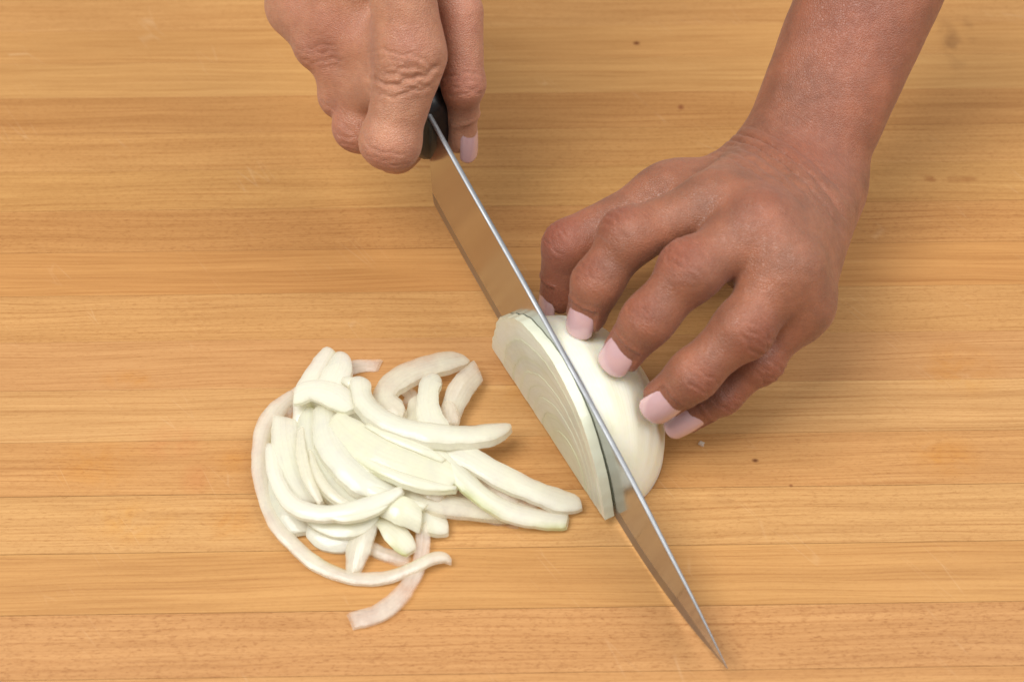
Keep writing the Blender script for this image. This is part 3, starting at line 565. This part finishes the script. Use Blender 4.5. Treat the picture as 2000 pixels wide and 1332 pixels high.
def finish_hand(name, hand, lo, hi, h, mat, label, creases, rednotes, palenotes, nails, broad=[]):
    V, Fc = hand.mesh(lo, hi, h); G = hand.grad(V)
    n = len(V); disp = np.zeros(n); wr = np.zeros(n); red = np.zeros(n); pale = np.zeros(n); fco = np.stack([V[:, 0], V[:, 1], V[:, 2]], 1) * MM
    disp += 0.16 * wob(V, .33, 1.0) + 0.07 * wob(V, .95, 2.0)
    for (c, t, nd, r, offs, amp, wid, half) in creases:               # centre, along, dorsal, radius, offsets, depth, width, half length
        rel = V - c; x = rel @ t; lat = np.cross(t, nd); y = rel @ lat; z = rel @ nd
        near = np.clip((r * 2.2 - np.linalg.norm(rel, axis=1)) / (r * .5), 0, 1)
        msk = np.clip((G @ nd - 0.05) / .45, 0, 1) * near * np.exp(-(y / half) ** 4)
        for i, o in enumerate(offs):
            cur = o + 0.10 * abs(o) * np.sign(o) * 0 + (0.30 if half > 16 else 1.0) * (0.5 * np.sin(y * .55 + i * 1.9) + 0.3 * np.sin(y * 1.3 + i * 3.1)) + (0.006 * y * y if half > 16 else -0.018 * y * y * np.sign(o if o else 1))
            aa = amp * (0.65 + 0.35 * math.sin(i * 2.3 + c[0])) if half < 16 else amp * (1.0 if i in (1, 2) else .22)
            disp -= msk * aa * np.exp(-((x - cur) / wid) ** 2)
            disp += msk * aa * (.35 if half < 16 else .3) * np.exp(-((x - cur - wid * 2.2) / (wid * 1.5)) ** 2)
        blob = msk * np.exp(-(x / (r * .95)) ** 2); wr = np.maximum(wr, blob)
        sel = blob > 0.02; fco[sel] = np.stack([x[sel], y[sel], z[sel]], 1) * MM
    for (c, rad, amt) in rednotes: red += amt * np.exp(-(np.linalg.norm(V - c, axis=1) / rad) ** 2)
    for (c, rad, amt) in palenotes: pale += amt * np.exp(-(np.linalg.norm(V - c, axis=1) / rad) ** 2)
    for (c, rad, amt) in broad: disp += amt * np.exp(-(np.linalg.norm(V - c, axis=1) / rad) ** 2)
    # a soft fold of skin round each nail
    for nl in nails:
        rel = V - nl['c']; x = rel @ nl['d']; y = rel @ nl['s']; z = rel @ nl['n']
        qx = np.clip((np.abs(x + nl['len'] * .12) - nl['len'] * .42), 0, None); qy = np.clip(np.abs(y) - nl['hw'] * .93, 0, None); dd = np.hypot(qx, qy)
        inside = (dd < .05) & (x > -nl['len'] * .5)
        ok = (z > -nl['hw'] * 1.1) & (G @ nl['n'] > -.1) & (np.linalg.norm(rel, axis=1) < nl['len'] * 1.3)
        back = x < nl['len'] * .18
        disp += np.where(ok & back, 0.45 * np.exp(-((dd - .9) / .9) ** 2), 0) - np.where(ok & (np.hypot(qx, qy) < .3), .35, 0)
        red += np.where(ok, .12 * np.exp(-((dd - .4) / 1.4) ** 2), 0)
    V = V + G * disp[:, None]
    c0 = V.mean(0); c0[2] = V[:, 2].min()
    me = mesh_from(name, V - c0, Fc); fattr(me, 'red', np.clip(red, 0, 1)); fattr(me, 'pale', np.clip(pale, 0, 1)); fattr(me, 'wrinkle', wr); vattr(me, 'fcoord', fco)
    o = link(name, me, mat); o.location = c0 * MM; tag(o, label, 'hand')
    for nl in nails:
        nu, nv = 20, 14; T_, B_ = [], []
        for i in range(nu + 1):
            u = i / nu
            for j in range(nv + 1):
                v = -1 + 2 * j / nv
                w = nl['hw'] * (0.90 + .10 * math.sin(min(1, u * 1.6) * math.pi / 2)) * (1 - 0.0 * u)
                tipr = math.sqrt(max(0, 1 - (abs(v) ** nl.get('sq', 2.5)) * nl.get('sqa', .86)))
                baser = 0.16 * (1 - math.sqrt(max(0, 1 - v * v * .9)))
                uu = baser * (1 - u) + u * (1 - (1 - tipr) * .32)
                x = (-.5 + uu) * nl['len']; ang = v * nl.get('arc', 1.0)
                y = w * math.sin(ang) / math.sin(nl.get('arc', 1.0)); z = -w * (1 - math.cos(ang)) / math.sin(nl.get('arc', 1.0)) * .95 - nl.get('dip', 2.6) * (uu - .35) ** 2
                p = nl['c'] + nl['d'] * x + nl['s'] * y + nl['n'] * z
                e = 1 if (0 < j < nv and i < nu) else .4
                T_.append(p + nl['n'] * .30 * e); B_.append(p - nl['n'] * .35)
        VV = T_ + B_; k = nv + 1; o2 = len(T_); FF = []
        for i in range(nu):
            for j in range(nv):
                a = i * k + j; FF.append((a, a + 1, a + k + 1, a + k)); FF.append((o2 + a, o2 + a + k, o2 + a + k + 1, o2 + a + 1))
        for i in range(nu):
            a = i * k; FF.append((a, a + k, o2 + a + k, o2 + a)); a = i * k + nv; FF.append((a, o2 + a, o2 + a + k, a + k))
        for j in range(nv):
            a = j; FF.append((a, o2 + a, o2 + a + 1, a + 1)); a = nu * k + j; FF.append((a, a + 1, o2 + a + 1, o2 + a))
        link('fingernail', mesh_from('fingernail', np.array(VV) - c0, FF), M['nail'], o)
    return o

def bend_dorsal(J, i):
    a = unit(J[i - 1] - J[i]); b = unit(J[i + 1] - J[i]); v = -(a + b); return unit(v) if np.linalg.norm(v) > .05 else np.array([0, 0, 1.])
def nail_frame(J, r, length, hw, fwd, ref, rollv=0.0, lift=0.0, **kw):
    """J: finger joints from knuckle to tip centre; the nail lies on the back of the last one"""
    d = unit(J[-1] - J[-2]); n = ref - d * (ref @ d); n = unit(n); s = np.cross(d, n)
    a = math.radians(rollv); n, s = n * math.cos(a) + s * math.sin(a), s * math.cos(a) - n * math.sin(a)
    pt = math.radians(kw.pop('pitch', 0)); d, n = d * math.cos(pt) + n * math.sin(pt), n * math.cos(pt) - d * math.sin(pt)
    return dict(c=J[-1] + n * (r - .55 + lift) + d * fwd, d=d, n=n, s=s, len=length, hw=hw, **kw)

def build_left_hand():
    H = Hand(); A = lambda *l: [at(*p) for p in l]
    idx = A((1400, 398, 72), (1227, 464, 70), (1166, 553, 60), (1148, 612, 49))
    mid = A((1482, 442, 76), (1349, 529, 71), (1266, 624, 59.5), (1221, 684, 47.5))
    rng_ = A((1532, 518, 71), (1452, 640, 60), (1354, 732, 48), (1298, 776, 37))
    pky = A((1564, 584, 58), (1482, 700, 43), (1410, 770, 32), (1341, 812, 23))
    thb = A((1300, 388, 46), (1110, 480, 40), (1092, 572, 22))
    wri = at(1562, 345, 44); el = at(1706, 0, 88); el2 = wri + (el - wri) * 2.0
    t = unit(el - wri); lat = unit(np.cross(t, [0, 0, 1.]))               # along the forearm, and sideways (towards picture right)
    if lat[0] < 0: lat = -lat
    # forearm: two bones side by side
    P = H.palm
    P.append((wri + lat * 4, el2 + lat * 4, 15.5, 21, 1)); P.append((wri - lat * 8, el2 - lat * 7, 16, 22.5, 8))
    cw = [wri - lat * 12 + np.array([0, 0, 1.]), wri - lat * 3, wri + lat * 6, wri + lat * 10 + np.array([0, 0, -2.])]
    for c, k, ra, rb in zip(cw, (idx, mid, rng_, pky), (12.5, 13, 13, 12), (10.5, 10.5, 10.2, 9.5)): P.append((c, k[0], ra, rb, 10))
    for a, b in ((idx, mid), (mid, rng_), (rng_, pky)): P.append((a[0] + np.array([0, 0, -5.]), b[0] + np.array([0, 0, -5.]), 8.5, 8.5, 9))
    P.append((wri + lat * 7 + np.array([0, 0, -8.]), pky[0] + np.array([-3, 2, -14.]), 11, 8, 10))      # heel of the hand
    P.append((wri - lat * 10 + np.array([0, 0, -4.]), thb[0], 12, 10.5, 9))                        # thumb bone
    P.append((thb[0] + np.array([4., 4, 0]), idx[0] + np.array([0, 0, -12.]), 8, 7, 9))
    P.append((mid[0] + np.array([0, 2, -14.]), wri + np.array([0, 0, -8.]), 12, 14, 10))
    H.fingers['index'] = dict(J=idx, R=[9.6, 8.6, 7.5, 6.7], k=7, kk=5)
    H.fingers['middle'] = dict(J=mid, R=[9.8, 9.0, 7.9, 6.9], k=7, kk=5)
    H.fingers['ring'] = dict(J=rng_, R=[9.4, 8.6, 7.7, 6.9], k=7, kk=5)
    H.fingers['pinky'] = dict(J=pky, R=[8.8, 7.4, 6.5, 5.7], k=7)
    H.fingers['thumb'] = dict(J=thb, R=[10.5, 9.0, 7.4], k=8)
    for nm, rr in (('index', 9.0), ('middle', 9.3), ('ring', 8.7), ('pinky', 7.6)):                 # knobs of the middle knuckles
        f = H.fingers[nm]; J = f['J']; nd = bend_dorsal(J, 1)
        sd = unit(np.cross(J[2] - J[0], nd)); ex = [(J[1] + nd * 1.0 - sd * 2.2, J[1] + nd * 1.0 + sd * 2.2, rr * .86, rr * .86, 4)]
        f['extra'] = ex
    cr = []; red = []; pale = []
    for nm in ('index', 'middle', 'ring', 'pinky'):
        J = H.fingers[nm]['J']; R = H.fingers[nm]['R']
        tt = unit(J[2] - J[0]); nd = bend_dorsal(J, 1); tt = unit(tt - nd * (tt @ nd))
        cr.append((J[1], tt, nd, R[1], [-5.2, -2.8, -.6, 1.4, 3.8], .45, .55, R[1] * .95)); red.append((J[1] + nd * R[1], 9, .55))
        tt = unit(J[3] - J[1]); nd = unit(bend_dorsal(J, 1) - FW*.6); tt = unit(tt - nd * (tt @ nd)); nd = unit(nd - tt*(nd@tt))
        cr.append((J[2], tt, nd, R[2], [-2.6, -.8, 1.0, 2.8], .34, .45, R[2] * .9)); red.append((J[2] + nd * R[2], 7, .45)); red.append((J[3], 8, .35))
    J = thb; nd = bend_dorsal(J, 1); tt = unit(J[2] - J[0]); tt = unit(tt - nd * (tt @ nd)); cr.append((J[1], tt, nd, 9, [-3.5, -1.2, 1, 3.2], .35, .5, 8)); red.append((J[1] + nd * 8, 14, .7)); red.append((J[2], 14, .6))
    up_ = unit(np.cross(lat, t)); up_ = up_ if up_[2] > 0 else -up_
    wc = at(1556, 328, 61); tw = unit(-t + .33 * np.cross(-t, up_))
    cr.append((wc, tw, up_, 20, [-5.0, -1.2, 2.2, 5.0, 8.0, 11.0], 2.4, 0.6, 27)); red.append((wc, 14, .35)); red.append((wri + t * 55 + up_ * 20, 24, .45)); red.append((wri + t * 20 + up_ * 18 + lat * 8, 18, .2))
    red.append((mid[0] + np.array([0, 0, 9.]), 12, .3)); pale.append((rng_[2] + np.array([0, 0, 6.]), 8, .12))
    view = -FW
    nails = [nail_frame(idx, 7.0, 12.0, 5.2, 1.4, bend_dorsal(idx, 1)*.5 - FW*.8, lift=.2), nail_frame(mid, 7.1, 12.5, 5.8, 1.4, bend_dorsal(mid, 1)*.5 - FW*.8, lift=.2),
             nail_frame(rng_, 7.0, 13.6, 6.0, 0.6, bend_dorsal(rng_, 1)*.5 - FW*.8, lift=.2), nail_frame(pky, 5.9, 14.5, 4.7, 0.6, bend_dorsal(pky, 1)*.5 - FW*.8, lift=.2),
             nail_frame(thb, 7.4, 15.0, 5.6, 3.0, bend_dorsal(thb, 1), rollv=0)]
    allp = np.array([p for f in H.fingers.values() for p in f['J']] + [wri, el2]); lo = allp.min(0) - 30; hi = allp.max(0) + 30
    lo[2] = max(lo[2], -2); hi[1] = at(1700, 0, 88)[1] + 45
    finish_hand('hand', H, lo, hi, 0.7, M['skin_dark'], 'darker toned bare forearm and hand with claw bent fingers pressing down on the onion half', cr, red, pale, nails)
build_left_hand()

def build_right_hand():
    H = Hand(); K = snz
    def O(px, py, n):                                                # pixel -> point of the plane parallel to the knife at distance n
        d = ray(px, py); return CAM + d * (((KA + NN * n - CAM) @ NN) / (d @ NN))
    idx = [O(804, 108, -4), O(763, 276, -18.5), K(-217, -8, 48), K(-222, 6, 47)]
    mid = [O(712, 92, -11), O(706, 246, -19), K(-230, -9, 48), K(-240, 7, 54)]
    rng_ = [O(658, 54, -17), O(668, 186, -21), K(-253, -9, 54), K(-256, 6, 62)]
    pky = [O(600, 26, -22), O(622, 88, -24), K(-270, -11, 60), K(-272, 3, 70)]
    thb = [O(898, 28, 20), O(905, 166, 14), O(900, 216, 13.3), O(899, 266, 12.5)]
    view_ = -FW; wri = K(-262, 2, 168); arm = K(-330, 0, 225)
    t = unit(arm - wri); lat = unit(pky[0] - idx[0]); lat = unit(lat - t * (lat @ t))
    P = H.palm
    P.append((wri + lat * 4, arm + lat * 8, 15, 22, 1)); P.append((wri - lat * 9, arm - lat * 9, 16, 22, 8))
    for q, k, ra, rb in zip((-14, -6, 1, 7), (idx, mid, rng_, pky), (12, 12, 12, 11), (10.3, 9.6, 9.0, 8.4)): P.append((wri + lat * q, k[0], ra, rb, 7))
    for a, b in ((idx, mid), (mid, rng_), (rng_, pky)): P.append((a[0] + HZ * -4, b[0] + HZ * -4, 9, 9, 8))
    lp = lambda f, u: f[0] + (f[1] - f[0]) * u
    for a, b, u, v, r in ((idx, mid, .30, .52, 8.6), (mid, rng_, .50, .46, 8.2), (rng_, pky, .46, .3, 8.0)): P.append((lp(a, u) - view_ * 1.0, lp(b, v) - view_ * 1.0, r, r, 6))
    P.append((wri + NN * 9 + np.array([0, 0, -14.]), thb[0] + HZ * -4, 11, 8, 4)); P.append((thb[0] + HZ * -14 + np.array([0, 0, -4.]), idx[0] + HZ * -14 + np.array([0, 0, -6.]), 6, 7, 5))
    P.append((wri + lat * 4 + HZ * -5, pky[0] + HZ*-12 + np.array([0,0,-4.]), 12, 10, 10))
    H.fingers['index'] = dict(J=idx, R=[11.6, 9.2, 8.4, 7.0], k=3, kk=4)
    H.fingers['middle'] = dict(J=mid, R=[10.2, 8.6, 8.1, 7.0], k=3.5, kk=5)
    H.fingers['ring'] = dict(J=rng_, R=[9.6, 8.2, 7.4, 6.8], k=4)
    H.fingers['pinky'] = dict(J=pky, R=[9.2, 8.2, 6.8, 6.2], k=4)
    H.fingers['thumb'] = dict(J=thb, R=[8.2, 7.3, 5.9, 6.4], k=4)
    for nm, rr in (('index', 6.6), ('middle', 6.4)):
        f = H.fingers[nm]; J = f['J']; nd = unit(bend_dorsal(J, 1) - FW * .5); sd = unit(np.cross(J[1] - J[0], nd)); f['extra'] = [(J[1] + nd * 1.2 - sd * 2.4, J[1] + nd * 1.2 + sd * 2.4, rr, rr, 5)]
    cr = []; red = []; pale = []
    for f in (idx, mid, rng_, pky):
        nd = bend_dorsal(f, 1); tt = unit(f[2] - f[0]); tt = unit(tt - nd * (tt @ nd)); cr.append((f[1], tt, nd, 10, [-4.5, -2.6, -.8, 1, 3.0], .30, .5, 9)); red.append((f[1] + nd * 9, 9, .45))
    view = -FW
    d = unit(idx[1] - idx[0]); c = idx[0] + d * 8; nd = unit(view - d * (view @ d))
    cr.append((c + nd * 9, d, nd, 12, [-9, -6.5, -4, -1.8], .36, .7, 14))
    tq = unit(d + RT * .45); tq = unit(tq - nd * (tq @ nd)); cr.append((c + nd * 9, tq, nd, 13, [0.5], 0.95, .8, 13)); cr.append((c + nd * 9, tq, nd, 13, [-3.6, -1.7, 2.4, 4.4], .42, .6, 12))
    for f in (idx, mid, rng_, pky): red.append((f[0] + nd * 8 + np.array([0, 0, 6]), 9, .35))
    broad = [(f[0] + view * 10, 6.5, a) for f, a in ((idx, .9), (mid, 1.3), (rng_, 1.2), (pky, .9))] + [((f[0] + g_[0]) / 2 + view * 9, 6.0, -1.2) for f, g_ in ((idx, mid), (mid, rng_), (rng_, pky))]
    for f, w_ in ((mid, -4), (idx, -14)):
        a_ = f[0] + view * 9; b_ = wri + lat * w_ + view * 12
        for q in np.linspace(.15, .8, 9): broad.append((a_ + (b_ - a_) * q, 4.5, .42))
    d = unit(thb[1] - thb[0]); nd = unit(view - d * (view @ d)); cr.append((thb[1] + nd * 5, d, nd, 9, [-4, -1.5, 1, 3], .4, .6, 8)); red.append((thb[1] + nd * 7, 9, .7)); red.append((thb[0] + nd * 7, 14, .5))
    nails = [nail_frame(thb, 6.3, 17.5, 5.7, 0.4, unit(NN * 0.6 - FW * .8), lift=.45, pitch=7)]
    allp = np.array([p for f in H.fingers.values() for p in f['J']] + [wri, arm]); lo = allp.min(0) - 26; hi = allp.max(0) + 26
    finish_hand('hand', H, lo, hi, 0.7, M['skin'], 'bare fist in the upper left gripping the black handle of the knife', cr, red, pale, nails, broad)
build_right_hand()
